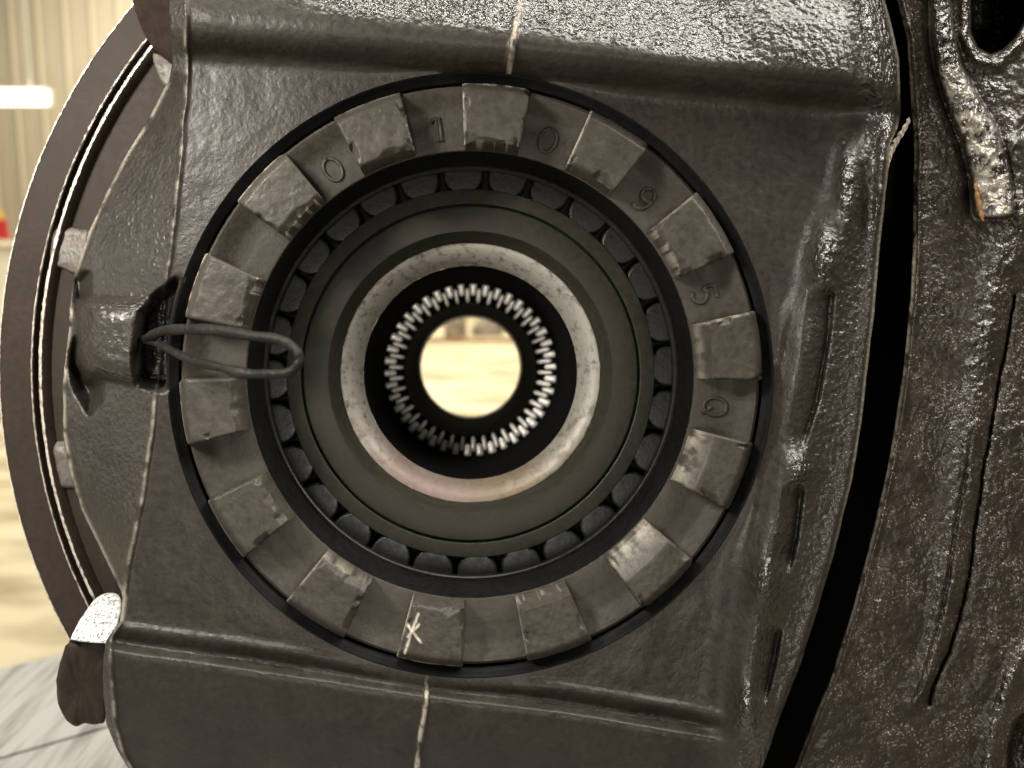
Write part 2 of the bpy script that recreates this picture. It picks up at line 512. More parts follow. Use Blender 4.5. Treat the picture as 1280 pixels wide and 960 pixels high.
    # lock boss standing on the facet
    bsd = sd_poly(x, y, [(99, 376), (125, 373), (205, 376), (205, 470), (168, 480), (140, 474), (112, 466), (99, 440)])
    b = np.interp(-bsd, [-4, 0, 4, 9, 15, 24], [0, .22, .52, .78, .93, 1])
    d = d * (1 - b) + b * (-20 + 1.5 * fbm(x, y, 18, 57, 2) + 0.06 * (x - 150) ** 2 * .1)
    cast = np.maximum(cast, 1.0 * np.exp(-((bsd + 6) / 8) ** 2))
    # hollows round the boss, some shaped in place of boss and pin shadows
    for poly, dep in (([(88, 342), (110, 343), (109, 378), (99, 398), (90, 380)], 55),
                      ([(95, 424), (98, 452), (112, 472), (126, 481), (124, 498), (112, 514), (98, 490), (87, 462), (88, 440)], 50),
                      ([(176, 392), (196, 370), (222, 350), (240, 350), (240, 488), (196, 486), (172, 476), (170, 440)], 62)):
        s = sd_poly(x, y, poly)
        d += dep * sstep(s, 8, -12)
    # shade pocket under the boss right corner
    return d, np.clip(cast, 0, 1), np.clip(wear, 0, 1)


# structured grid between the two outlines, walls at both ends
rows = np.arange(-64, 1026, 1.8)
ncol = 560
u = np.linspace(0, 1, ncol)
YY = np.repeat(rows[:, None], ncol, 1)
lo = smooth_line(rows, LO, 3) + 2.0 * fbm(rows, rows * 0, 30, 60, 3) + 1.0 * fbm(rows, rows * 0, 7, 63, 1)
ro = smooth_line(rows, RO, 3) + 2.0 * fbm(rows, rows * 0 + 40, 24, 61, 3)
XX = lo[:, None] + (ro - lo)[:, None] * u[None, :]
DD, CC, WW = cap_depth(XX, YY)
V = P(XX, YY, DD)
wallL = [P(XX[:, 0] - .6, YY[:, 0], DD[:, 0] + q) for q in (150, 60, 14)]
wallR = [P(XX[:, -1] + .4, YY[:, 0], DD[:, -1] + q) for q in (14, 60, 150)]
V = np.concatenate([np.stack(wallL, 1), V, np.stack(wallR, 1)], 1)
CC = np.concatenate([np.zeros((len(rows), 3)), CC, np.zeros((len(rows), 3))], 1)
WW = np.concatenate([np.zeros((len(rows), 3)), WW, np.zeros((len(rows), 3))], 1)
nr, nc = V.shape[:2]
BORE = 379.0
rad = np.hypot(V[..., 0], V[..., 2])
near = np.abs(rad - BORE) < 1.3
sfac = np.where(near, BORE / np.maximum(rad, 1), 1)
V[..., 0] *= sfac; V[..., 2] *= sfac
V[..., 1] = np.where(near, V[..., 1] * .3, V[..., 1])
# settle the face to y = 0 round the bore so the turned chamfer meets it
w = sstep(rad, BORE + 26, BORE + 2)
V[..., 1] *= (1 - .9 * w * (V[..., 1] > -14))
idx = np.arange(nr * nc).reshape(nr, nc)
Q = np.stack([idx[:-1, :-1], idx[1:, :-1], idx[1:, 1:], idx[:-1, 1:]], -1).reshape(-1, 4)
rad2 = np.hypot(V[..., 0], V[..., 2]).reshape(-1)
keep = ~((rad2[Q] <= BORE + .05).all(1))
Q = Q[keep]
cap = mesh_from('bearing_cap', V.reshape(-1, 3), Q, M_cap, housing, attrs={'cast': CC.reshape(-1), 'wear': WW.reshape(-1)})

# turned mouth of the cap bore, with threads
prof = [(BORE + 1.5, 1.2), (BORE - 1, 2), (BORE - 4, 7), (BORE - 5, 9)]
y = 10
while y < 120:
    prof += [(BORE - 9, y + 3), (BORE - 4.5, y + 6)]
    y += 9
prof += [(BORE - 27, 126), (BORE - 28, 130)]
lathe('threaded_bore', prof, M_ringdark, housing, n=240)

# torn flash bridging the gap near the top
fl = smooth_path([(1137, 150), (1131, 162), (1122, 176), (1114, 190), (1108, 206), (1103, 222)], 5)
V2, f2 = [], []
for i, (x, yv) in enumerate(fl):
    t = i / (len(fl) - 1)
    wv = 2 + 6 * t + 1.2 * math.sin(i * 1.9)
    for (ox, oy, dd) in ((-wv, -2, -16), (0, -3.5, -24), (wv * .5, 1, -18), (0, 3, -4)):
        V2.append(PV(x + ox, yv + oy, dd + random.uniform(-2, 2)))
for i in range(len(fl) - 1):
    for s in range(4):
        f2.append((i * 4 + s, i * 4 + (s + 1) % 4, (i + 1) * 4 + (s + 1) % 4, (i + 1) * 4 + s))
f2 += [(0, 1, 2, 3), tuple((len(fl) - 1) * 4 + s for s in (3, 2, 1, 0))]
mesh_from('casting_flash', V2, f2, M_edge, housing, smooth=False)

# ---- right hand flange
GR = np.array([(-80, 1095), (0, 1121), (49, 1134), (94, 1137), (150, 1141), (200, 1143), (230, 1141), (300, 1142), (364, 1139), (457, 1130), (532, 1119), (592, 1108), (656, 1094), (700, 1082), (761, 1066), (844, 1040), (900, 1017), (956, 995), (1040, 955)], float)
BEAD = [(1176, -60), (1176, 0), (1180, 50), (1188, 88), (1206, 130), (1226, 170), (1238, 215), (1243, 262)]
RIDGE = [(1268, 280), (1252, 330), (1238, 380), (1226, 450), (1218, 520), (1208, 590), (1196, 650), (1186, 720), (1172, 790), (1150, 860), (1138, 880)]
CRACK = [(1268, 370), (1260, 420), (1250, 470), (1240, 530), (1232, 570), (1226, 610), (1218, 660), (1212, 720), (1200, 770), (1186, 815), (1166, 858), (1162, 880)]
HOLE = [(1213, -60), (1213, 40), (1222, 60), (1238, 68), (1254, 62), (1270, 46), (1284, 22), (1294, -10), (1300, -60)]


def flange_depth(x, y):
    e = x - smooth_line(y, GR, 3)
    d = 4 + 6 * fbm(x, y, 90, 2, 3) + 2.4 * fbm(x, y, 30, 6, 3) + 1.6 * fbm(x, y, 8, 9, 2)
    right = sstep(x, 1150, 1290)
    d += right * (6 * fbm(x, y, 16, 33, 3) - 10)
    d += 9 * np.exp(-e / 5)
    d -= 4.5 * np.exp(-((e - 7) / 4) ** 2)
    d += 0.00012 * (x - 1180) ** 2 * 3
    cast = .14 + .40 * sstep(fbm(x, y, 60, 35, 3), -.08, .18) + .08 * right
    # sealant bead
    bd, pos = dist_poly(x, y, BEAD)
    wd = np.interp(pos, [0, .4, .7, 1], [11, 16, 24, 26])
    body = np.clip(1 - (bd / wd) ** 2, 0, 1) ** .5
    body = body * (1 - sstep(y, 268 + 6 * fbm(x, y * 0, 10, 70), 274))
    d -= body * (22 + 10 * fbm(x, y, 8, 71, 3))
    cast = np.maximum(cast, body * 1.2)
    d += 10 * np.exp(-((bd - wd - 4) / 5) ** 2) * sstep(y, 285, 255) * (x < np.interp(y, [p[1] for p in BEAD], [p[0] for p in BEAD]))
    b2, _ = dist_poly(x, y, [(1212, -60), (1206, 0), (1206, 45), (1222, 75), (1246, 80), (1280, 50)])
    g = np.exp(-(b2 / 7) ** 2)
    d -= 9 * g; cast = np.maximum(cast, g)
    b3, _ = dist_poly(x, y, [(1268, 180), (1274, 230), (1278, 270)])
    g = np.exp(-(b3 / 11) ** 2)
    d -= g * (12 + 6 * fbm(x, y, 7, 73, 2))
    # wavy ridge and crack
    rd, pos = dist_poly(x, y, RIDGE)
    wr = np.interp(pos, [0, .3, .7, 1], [26, 22, 15, 5])
    g = np.exp(-(rd / wr) ** 2)
    d -= g * (10 + 6 * fbm(x, y, 20, 76, 3) + 4 * fbm(x, y, 7, 78, 2))
    cast = np.maximum(cast, g * .75)
    g2 = np.exp(-(rd / 3.0) ** 2) * sstep(y, 500, 620)
    d += g2 * 7
    cd, _ = dist_poly(x + 3 * fbm(x * 0, y, 16, 81, 2), y, CRACK)
    d += 16 * sstep(cd, 2.2, .4)
    d += 4 * np.exp(-(cd / 5) ** 2)
    # lower right corner
    c, _ = dist_poly(x, y, [(1300, 780), (1262, 850), (1240, 920), (1232, 1000)])
    g = np.exp(-(c / 10) ** 2)
    d -= g * (10 + 6 * fbm(x, y, 8, 83, 2)); cast = np.maximum(cast, g)
    cc = sd_poly(x, y, [(1300, 880), (1270, 900), (1258, 930), (1256, 1040), (1340, 1040)])
    d += 60 * sstep(cc, 3, -6)
    # hole
    h = sd_poly(x, y, HOLE)
    d += 130 * sstep(h, 2, -5)
    wear = np.exp(-((e - 1.5) / 2.2) ** 2) * (.25 + .35 * sstep(y, 500, 300)) * sstep(fbm(x, y, 8, 111, 2), -.3, .1)  # glinting flange edge painted as a pale line
    wear = np.maximum(wear, .5 * sstep(body, .35, .8) * sstep(fbm(x, y, 9, 113, 2), -.2, .12) * sstep(y, 60, 130))  # flaked paint and white glints on the bead, both painted pale
    return d, np.clip(cast, 0, 1), np.clip(wear, 0, 1)


ncol = 170
gr = smooth_line(rows, GR, 3) + 1.6 * fbm(rows, rows * 0 + 9, 30, 66, 3)
uu = np.linspace(0, 1, ncol) ** 1.12
XX = gr[:, None] + (1345 - gr)[:, None] * uu[None, :]
YY = np.repeat(rows[:, None], ncol, 1)
DD, CC, WW = flange_depth(XX, YY)
V = P(XX, YY, DD)
wl = [P(XX[:, 0] - .5, YY[:, 0], DD[:, 0] + q) for q in (150, 60, 12)]
V = np.concatenate([np.stack(wl, 1), V], 1)
CC = np.concatenate([np.zeros((len(rows), 3)), CC], 1)
WW = np.concatenate([np.zeros((len(rows), 3)), WW], 1)
nr, nc = V.shape[:2]
idx = np.arange(nr * nc).reshape(nr, nc)
Q = np.stack([idx[:-1, :-1], idx[1:, :-1], idx[1:, 1:], idx[:-1, 1:]], -1).reshape(-1, 4)
fl_o = mesh_from('cracked_flange', V.reshape(-1, 3), Q, M_flange, housing, attrs={'cast': CC.reshape(-1), 'wear': WW.reshape(-1)})
fl_o['label'] = 'rough glossy flange with a long crack and a lumpy bead'

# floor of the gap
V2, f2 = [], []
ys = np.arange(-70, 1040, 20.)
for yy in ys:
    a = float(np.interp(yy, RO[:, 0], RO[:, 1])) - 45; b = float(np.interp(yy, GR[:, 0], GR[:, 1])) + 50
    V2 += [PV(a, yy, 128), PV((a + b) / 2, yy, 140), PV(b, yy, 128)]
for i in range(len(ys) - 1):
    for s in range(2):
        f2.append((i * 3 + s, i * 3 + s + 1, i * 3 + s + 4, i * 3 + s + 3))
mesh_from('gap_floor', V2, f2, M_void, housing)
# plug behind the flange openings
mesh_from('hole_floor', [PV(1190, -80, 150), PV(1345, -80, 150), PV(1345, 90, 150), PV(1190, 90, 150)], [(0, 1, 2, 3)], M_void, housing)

# rust under the bead
pts = smooth_path([(1221, 228), (1224, 245), (1228, 262), (1231, 276)], 5)
tube('rust_patch', [PV(x - 2, yv, -16) for x, yv in pts], [.8, 1.6, 2.4, 1.2, 2.6, 3.4, 2.0, 2.8, 3.6, 2.9, 1.6, 2.6, 3.4, 2.4, 1.4, .6], M_rust, housing, seg=7)

# ---- dark lobe, upper left, and stub, lower left: thick cast lugs with their own depth
def lobe(name, poly, d_front, thick, mat, parent, n=3, rnd=5, tiltfun=None, rough=1.5):
    cx = sum(p[0] for p in poly) / len(poly); cy = sum(p[1] for p in poly) / len(poly)
    pp = smooth_path(poly + [poly[0]], 5)[:-1]
    m = len(pp)
    V, f = [], []
    rings = [(0.0, 0), (.35, 0), (.65, 0), (.85, .05), (.95, .3), (1.0, 1.0)]
    ringlist = []
    for s, drop in rings:
        ring = []
        for i, (x, yv) in enumerate(pp):
            X = cx + (x - cx) * s; Y = cy + (yv - cy) * s
            jit = rough * float(fbm(np.array([X * 1.0]), np.array([Y * 1.0]), 9, 90, 2)[0])
            d = d_front + (tiltfun(X, Y) if tiltfun else 0) + drop * rnd + 2 * jit
            ring.append(len(V)); V.append(PV(X + jit * (s > .9), Y + 2 * jit * (s > .9), d))
            if s == 0: break
        ringlist.append(ring)
    back = []
    for i, (x, yv) in enumerate(pp):
        back.append(len(V)); V.append(PV(x, yv, d_front + thick))
    c = ringlist[0][0]
    r1 = ringlist[1]
    for i in range(m):
        f.append((c, r1[(i + 1) % m], r1[i]))
    allr = ringlist[1:] + [back]
    for a, b in zip(allr[:-1], allr[1:]):
        for i in range(m):
            j = (i + 1) % m
            f.append((a[i], a[j], b[j], b[i]))
    return mesh_from(name, V, f, mat, parent)


lobe('upper_lug', [(163, -60), (166, 0), (172, 22), (180, 42), (192, 60), (206, 73), (219, 79), (224, 40), (226, -60)], 22, 90, M_disc, housing, tiltfun=lambda X, Y: (Y + 60) * .8 - 50 + (215 - X) * .25)
lobe('lower_lug', [(87, 800), (110, 803), (134, 804), (134, 840), (132, 896), (120, 903), (106, 904), (94, 908), (82, 898), (73, 880), (71, 858), (76, 830)], 30, 80, M_disc, housing, tiltfun=lambda X, Y: (Y - 800) * .3, rough=4.5)
# its top facing the lamp, the highlight painted as a pale facet
fc = lobe('lug_top', [(88, 799), (96, 782), (106, 766), (117, 751), (128, 743), (140, 741), (149, 745), (152, 757), (148, 778), (138, 800), (134, 804), (110, 803)], 12, 60, M_facet, housing, tiltfun=lambda X, Y: (803 - Y) * .9, rnd=2, rough=.8)
fc['label'] = 'top face of the lower left lug, its speckled highlight painted pale'

# ---- lumps in the throat behind the cap on the left belong to the wheel below

# ================================================================== RING WHEEL behind, left
wheel = thing('ring_wheel', 'large dark brown ring wheel curving behind the left edge of the housing', 'gear wheel', (0, 200, 0))
WD = 170
wc = PV(700, 460, WD)
k = (924 + WD) / 924
prof = [(715 * k, WD + 110), (708 * k, WD + 60), (703 * k, WD + 9), (701.5 * k, WD + 2), (699.0 * k, WD), (662 * k, WD + 1), (660.5 * k, WD - .5), (658.5 * k, WD - .5), (657.5 * k, WD + 14), (651 * k, WD + 14), (650 * k, WD - 2), (646 * k, WD - 3), (643.5 * k, WD + 1),
        (641 * k, WD + 12), (560 * k, WD + 22), (556 * k, WD + 110)]
lathe('wheel_rim', prof, M_disc, wheel, n=360, cx=wc.x, cz=wc.z)
for r_a, r_b, d_a, d_b in ((702.2, 700.0, WD + 1.6, WD - .8), (661.0, 659.6, WD - .6, WD - 1.3), (650.2, 646.6, WD - 2.6, WD - 3.8)):  # pale strips paint the highlights along the wheel's edges
    lathe('edge_highlight', [(r_a * k, d_a), ((r_a + r_b) / 2 * k, d_b), (r_b * k, d_b + .2)], M_edge, wheel, n=360, cx=wc.x, cz=wc.z, a0=math.radians(125), a1=math.radians(235), jitter=.35)

M_boss = paint('pale_cast_boss', (0.07, 0.06, 0.05), (0.15, 0.13, 0.105), rough=(.36, .5), peel=.8, coarse=1.4)  # paler than the wheel rim's paint
def boss(poly, d, mat):
    y0 = min(p[1] for p in poly)
    return lobe('bolt_boss', poly, d, 70, mat, wheel, rnd=8, rough=2.0, tiltfun=lambda X, Y: max(0, (y0 + 14 - Y)) * 1.6)
boss([(72, 274), (84, 281), (100, 287), (112, 293), (112, 345), (95, 343), (80, 337), (66, 331), (62, 305)], WD + 3, M_boss)
boss([(62, 553), (70, 545), (82, 544), (96, 546), (112, 556), (112, 610), (90, 610), (72, 609), (66, 590)], WD + 3, M_boss)
boss([(190, 64), (205, 72), (222, 84), (226, 104), (212, 112), (202, 102), (194, 84)], WD - 20, M_boss)

# ================================================================== ADJUSTER RING
adj = thing('bearing_adjuster', 'round castellated adjuster ring with fourteen lugs and stamped figures in its slots', 'adjuster ring', (0, 50, 0))
RI, ROUT, YF, YT = 288.0, 367.5, 26.0, -14.0
lathe('ring_body', [(ROUT - 3, 124), (ROUT, 122), (ROUT, YF - 8), (ROUT - 2, YF - 14), (ROUT - 6, YF - 17), (ROUT - 12, YF - 14), (346, YF - 6), (334, YF), (320, YF), (RI + 3, YF), (RI + .8, YF + .8), (RI, YF + 3)], M_slot, adj, n=280)
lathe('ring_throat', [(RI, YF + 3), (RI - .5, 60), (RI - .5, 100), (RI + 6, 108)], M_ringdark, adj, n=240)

LUG_AT = [84.7, 58.7, 31.9, 5.9, -20.6, -46.6, -72.0, -98.1, -122.4, -147.8, -172.7, -198.1, -223.4, -249.0]   # degrees, clockwise from the top
inner_slope = {4: 20, 5: 30, 3: 8, 6: 7}
# worn places and edge glints, both painted pale: edge code (outer, inner, a = anticlockwise side, c = clockwise side), width, strength, spotty
WEAR_GLINT = {0: [('o', 2.6, .7, 0), ('a', 1.2, .8, 0), ('i', 2.2, .4, 1)], 1: [('a', 1.3, .9, 0)], 2: [('i', 2.4, .4, 1), ('a', 1.2, .3, 0)],
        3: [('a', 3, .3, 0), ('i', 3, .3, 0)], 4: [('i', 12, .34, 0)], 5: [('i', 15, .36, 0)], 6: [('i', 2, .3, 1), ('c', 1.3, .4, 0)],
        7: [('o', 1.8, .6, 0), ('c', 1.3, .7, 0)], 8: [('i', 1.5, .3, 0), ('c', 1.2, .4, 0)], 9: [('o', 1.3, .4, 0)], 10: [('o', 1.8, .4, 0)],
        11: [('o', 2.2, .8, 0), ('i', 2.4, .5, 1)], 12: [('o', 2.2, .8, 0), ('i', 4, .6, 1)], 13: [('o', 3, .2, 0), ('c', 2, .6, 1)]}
CROSS = [[(523, 767), (514, 790), (506, 817)], [(510, 781), (526, 802)], [(524, 780), (510, 795)]]      # pale scratched cross on the lowest lug
for kk in range(14):
    c = math.radians(LUG_AT[kk])
    hw = math.radians(6.85 + random.uniform(-.25, .25))
    rin = RI + 1.0 + random.uniform(-1, 2); rout = ROUT - 1
    nu, nv = 44, 52
    us = np.linspace(0, 1, nu); vs = np.linspace(-1, 1, nv)
    Ug, Vg = np.meshgrid(us, vs, indexing='ij')
    r = rin + (rout - rin) * Ug
    half = hw * (0.99 + .01 * Ug)
    a = c + Vg * half
    X, Z = r * np.cos(a), r * np.sin(a)
    # distances from the edges, in units
    ei = r - rin; eo = rout - r; es = (1 - np.abs(Vg)) * half * r
    nz = fbm(X + 2000, Z + 2000, 14, 3 + kk, 3); nz2 = fbm(X + 2000, Z + 2000, 5, 7 + kk, 2)
    yy = YT + 1.5 * nz + .5 * nz2 + random.uniform(-1.5, 1.5)
    si = inner_slope.get(kk, 3.0)
    chip = sstep(fbm(X + 900, Z + 900, 20, 21 + kk, 2) + .10 * math.sin(kk * 2.3), -.12, .34)
    sl = si + 8 * chip * (si < 6)
    yy = yy + np.clip(1 - ei / sl, 0, 1) * np.where(si > 6, 24 * np.ones_like(yy), 4 + 7 * chip)
    yy = yy + np.clip(1 - eo / 17, 0, 1) ** 1.3 * 20
    yy = yy + np.clip(1 - es / 2.6, 0, 1) ** 2 * 3.2
    yy = yy + np.clip(1 - es / 9, 0, 1) * 9 * sstep(fbm(X + 500, Z + 100, 20, 44 + kk, 2), .1, .2)
    wear_glint_g = np.zeros_like(yy)
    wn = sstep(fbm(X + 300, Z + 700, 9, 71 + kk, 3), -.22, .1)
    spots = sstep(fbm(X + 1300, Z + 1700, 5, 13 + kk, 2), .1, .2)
    for code, w, amt, nn in WEAR_GLINT.get(kk, []):
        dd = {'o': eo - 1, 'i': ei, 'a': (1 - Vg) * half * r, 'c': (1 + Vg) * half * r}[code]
        wear_glint_g = np.maximum(wear_glint_g, amt * np.exp(-(dd / w) ** 2) * (spots if nn else wn))
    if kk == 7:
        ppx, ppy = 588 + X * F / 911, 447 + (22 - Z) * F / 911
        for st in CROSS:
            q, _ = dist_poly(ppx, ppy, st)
            wear_glint_g = np.maximum(wear_glint_g, sstep(q, 2.2, .7)); yy = yy - .8 * sstep(q, 3, 1)
    wear_glint_g = np.clip(wear_glint_g, 0, 1)
    # wall rows
    Vt = np.stack([X, yy, Z], -1)
    ring = lambda arr, bot: np.stack([arr[..., 0], np.full(arr.shape[:-1], bot), arr[..., 2]], -1)
    full = np.zeros((nu + 2, nv + 2, 3))
    full[1:-1, 1:-1] = Vt
    wfull = np.zeros((nu + 2, nv + 2)); wfull[1:-1, 1:-1] = wear_glint_g; wfull[0, 1:-1] = wear_glint_g[0] * (inner_slope.get(kk, 0) > 15)
    full[0, 1:-1] = ring(Vt[0], YF + 6); full[-1, 1:-1] = ring(Vt[-1], YF + 6)
    full[:, 0] = ring(full[:, 1], YF + 1); full[:, -1] = ring(full[:, -2], YF + 1)
    # draft: slots widen slightly towards the camera
    id2 = np.arange((nu + 2) * (nv + 2)).reshape(nu + 2, nv + 2)
    Q = np.stack([id2[:-1, :-1], id2[:-1, 1:], id2[1:, 1:], id2[1:, :-1]], -1).reshape(-1, 4)
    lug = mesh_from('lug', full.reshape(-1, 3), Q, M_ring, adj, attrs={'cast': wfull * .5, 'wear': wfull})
    sharpen(lug, 50)

# raised figures in the slots
GL = {
    '0': [[(math.sin(t) * 9, math.cos(t) * 13) for t in np.linspace(0, 2 * PI, 22)]],
    '1': [[(-6, 8), (-1, 13), (0, 13), (0, -13)], [(3.5, 13), (3.5, -13)]],
    '9': [[(7.5 * math.sin(t) + 0, 6 + 7 * math.cos(t)) for t in np.linspace(0, 2 * PI, 16)], [(7.5, 6), (7.5, -2), (5, -9), (-1, -13), (-7, -11)]],
    '5': [[(7, 13), (-6, 13), (-7, 2), (-2, 4), (4, 2), (7.5, -4), (5, -10), (-1, -13), (-7, -10)]],
    'Q': [[(math.sin(t) * 9.5, math.cos(t) * 12.5) for t in np.linspace(0, 2 * PI, 22)], [(1, -4), (9, -13)]],
}
for ch, aa in (('0', 123.8), ('1', 97.7), ('0', 71.7), ('9', 45.2), ('5', 18.9), ('Q', -7.4)):
    a = math.radians(aa)
    out_, rt_ = Vector((math.cos(a), 0, math.sin(a))), Vector((math.sin(a), 0, -math.cos(a)))
    o_all = []
    first = None
    for st in GL[ch]:
        st = smooth_path(st, 3) if ch in '59' and len(st) < 12 else st
        pts = [out_ * (317 + 1.2 * p[1]) + rt_ * 1.2 * p[0] + Vector((0, YF - .3, 0)) for p in st]
        t_ = tube('stamped_figure', pts, 2.7, M_slot, adj if first is None else None, seg=6)
        if first is None:
            first = t_; t_['label'] = 'raised figure %s in a slot' % ch
        else:
            bm = bmesh.new(); bm.from_mesh(first.data); bm.from_mesh(t_.data); bm.to_mesh(first.data); bm.free()
            bpy.data.objects.remove(t_)

# ================================================================== BEARING
brg = thing('roller_bearing', 'dark tapered roller bearing ring inside the adjuster, ends of its rollers showing', 'bearing', (0, 120, 0))
lathe('outer_race', [(RI + 4, 104), (RI - .6, 103.4), (RI - 3.6, 103.4), (RI - 5, 105), (RI - 5, 112), (RI + 12, 190)], M_roller, brg, n=280)
NR = 28
bm = bmesh.new()
segs = 20
prof = [(0, 118), (12, 117.95), (24.6, 118), (25.6, 118.1), (27.6, 119.4), (28.6, 121.8), (28.2, 190)]
vv = []
for i in range(segs):
    a = 2 * PI * i / segs
    vv.append([bm.verts.new((q[0] * math.cos(a), q[1], q[0] * math.sin(a))) for q in prof[1:]])
ctr = bm.verts.new((0, 117.4, 0))
for i in range(segs):
    j = (i + 1) % segs
    bm.faces.new((ctr, vv[i][0], vv[j][0]))
    for q in range(len(prof) - 2):
        bm.faces.new((vv[i][q], vv[i][q + 1], vv[j][q + 1], vv[j][q]))
rme = bpy.data.meshes.new('roller')
for f in bm.faces: f.smooth = True
bm.to_mesh(rme); bm.free(); rme.materials.append(M_roller)
for i in range(NR):
    a = math.radians(2 + i * 360 / NR)
    o = bpy.data.objects.new('roller', rme)
    COL.objects.link(o); o.parent = brg
    o.location = (280.5 * math.cos(a), -120, 280.5 * math.sin(a))
    o.rotation_euler = (0, -a, 0)
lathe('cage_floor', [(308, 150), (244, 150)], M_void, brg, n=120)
lathe('inner_race', [(258.5, 150), (258.5, 114), (257.5, 112.4), (253, 111.4), (239, 110.6), (237.8, 111.4), (237.3, 116), (236.8, 150)], M_hub, brg, n=240)

# ================================================================== HUB WITH BORE
hub = thing('splined_hub', 'round grey green hub with a bright worn collar round its deep splined bore', 'hub', (0, 300, 0))
lathe('hub_face', [(234.5, 150), (234.3, 112), (232.8, 109.5), (230, 109), (202, 108.6), (199, 109.4), (195, 116), (191, 127), (187.6, 137), (186.5, 138)], M_hub, hub, n=240)
lathe('bright_collar', [(186.5, 138), (185.6, 136.5), (183, 136.4), (176, 139), (168, 147), (161.5, 157), (157.5, 166)], M_silver, hub, n=240, jitter=.12)
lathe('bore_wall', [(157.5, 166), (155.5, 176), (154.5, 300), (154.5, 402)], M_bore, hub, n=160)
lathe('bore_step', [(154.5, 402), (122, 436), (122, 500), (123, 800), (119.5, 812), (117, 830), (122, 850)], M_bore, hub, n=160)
lathe('bore_lip', [(121.5, 806), (118.6, 808), (117.6, 814), (118.4, 822)], M_edge, hub, n=120)
NS = 42
def tooth_mesh(name, r0, y0, r1, y1, w0, w1, h):
    """rounded bar lying on the cone from (r0,y0) outside to (r1,y1) inside"""
    V, f = [], []
    n = 9; seg = 8
    ax = Vector((r1 - r0, y1 - y0, 0))
    nrm = Vector((-(y1 - y0), (r1 - r0), 0)).normalized()
    if nrm.y > 0: nrm = -nrm
    for i in range(n):
        t = i / (n - 1)
        e = math.sqrt(max(0, 1 - (2 * t - 1) ** 12)) if 0 < t < 1 else .15
        w = (w0 + (w1 - w0) * t) * .5 * e
        p = Vector((r0, y0, 0)) + ax * t
        for s in range(seg):
            a = PI * s / (seg - 1)
            V.append((p.x + nrm.x * math.sin(a) * h * e, p.y + nrm.y * math.sin(a) * h * e, math.cos(a) * w))
    for i in range(n - 1):
        for s in range(seg - 1):
            f.append((i * seg + s, i * seg + s + 1, (i + 1) * seg + s + 1, (i + 1) * seg + s))
    o = mesh_from(name, V, f, M_tooth, hub)
    return o
for nm, args, off in (('spline_root', (156, 402, 133, 408, 13.5, 9.5, 4), 0), ('spline_tooth', (148, 409, 121, 417, 8.6, 7.2, 5), .5)):
    t0 = tooth_mesh(nm, *args)
    for i in range(NS):
        o = t0 if i == 0 else bpy.data.objects.new(nm, t0.data)
        if i:
            COL.objects.link(o); o.parent = hub
        o.location = (0, -300, 0)
        o.rotation_euler = (0, -(i + off) * 2 * PI / NS - .04, 0)
        s = 1 + random.uniform(-.02, .02)
        o.scale = (1, 1, random.uniform(.9, 1.12))

# ================================================================== LOCK PIN
px = [(176, 424, 16), (186, 421, -20), (204, 414, -70), (230, 411, -110), (262, 413, -140), (300, 417, -165), (335, 422, -182), (357, 428, -192), (371, 438, -196), (375, 448, -197), (370, 459, -195), (354, 467, -190), (330, 468, -180), (300, 465, -163), (270, 459, -142), (240, 450, -112), (214, 438, -76), (192, 428, -24), (178, 424, 14)]
sp = smooth_path(px, 6)
rads = np.interp(np.linspace(0, 1, len(sp)), [0, .1, .18, .35, .5, .65, .85, 1], [4.5, 5.6, 6.0, 5.2, 4.6, 4.6, 4.8, 4.6])
pin = tube('lock_pin', [PV(p[0] + .8 * math.sin(i * .7), p[1] + .9 * math.sin(i * .43), p[2]) for i, p in enumerate(sp)], [float(r) * (1 + .07 * math.sin(i * .9) + .35 * math.exp(-((i - 78) / 3.0) ** 2)) for i, r in enumerate(rads)], M_pin, seg=14)
tag(pin, 'hairpin shaped wire lock pin reaching from the left boss over the adjuster ring', 'lock pin')

# ================================================================== THE SHOP BEHIND (level world, metres)
CW = cam.matrix_world.translation.copy()
RW = cam.matrix_world.to_3x3()


def ray(px_, py_):
    return (RW @ Vector(((px_ - PX0) / F, -(py_ - PY0) / F, -1)))


def at_depth(px_, py_, yy):
    r = ray(px_, py_); return CW + r * ((yy - CW.y) / r.y)


def at_height(px_, py_, zz):
    r = ray(px_, py_); return CW + r * ((zz - CW.z) / r.z)


def bg_mesh(name, V, f, mat, parent=None, smooth=False):
    me = bpy.data.meshes.new(name)
    me.from_pydata([tuple(v) for v in V], [], f)
    me.materials.append(mat)
    if smooth: me.polygons.foreach_set('use_smooth', [True] * len(me.polygons))
    o = bpy.data.objects.new(name, me); COL.objects.link(o)
    if parent: o.parent = parent; o.location = -parent.location
    return o


def box_geo(x0, x1, y0, y1, z0, z1):
    V = [(x, y, z) for x in (x0, x1) for y in (y0, y1) for z in (z0, z1)]
    f = [(0, 1, 3, 2), (4, 6, 7, 5), (0, 4, 5, 1), (2, 3, 7, 6), (0, 2, 6, 4), (1, 5, 7, 3)]
    return V, f


def flat_mat(name, c1, c2, scale=(1, 1, 1), size=3.0, rough=.8, lo=.4, hi=.65, emit=0):
    m, nt, b = new_mat(name)
    tc = nt.nodes.new('ShaderNodeTexCoord').outputs['Object']
    mp = N(nt, 'ShaderNodeMapping'); mp.inputs['Scale'].default_value = scale; L(nt, tc, mp.inputs['Vector'])
    n = N(nt, 'ShaderNodeTexNoise', Scale=size, Detail=5.0, Roughness=.6); L(nt, mp.outputs[0], n.inputs['Vector'])
    L(nt, ramp(nt, n.outputs[0], [(lo, c1), (hi, c2)]), b.inputs['Base Color'])
    b.inputs['Roughness'].default_value = rough
    if emit:
        b.inputs['Emission Color'].default_value = (*c1, 1); b.inputs['Emission Strength'].default_value = emit
    return m


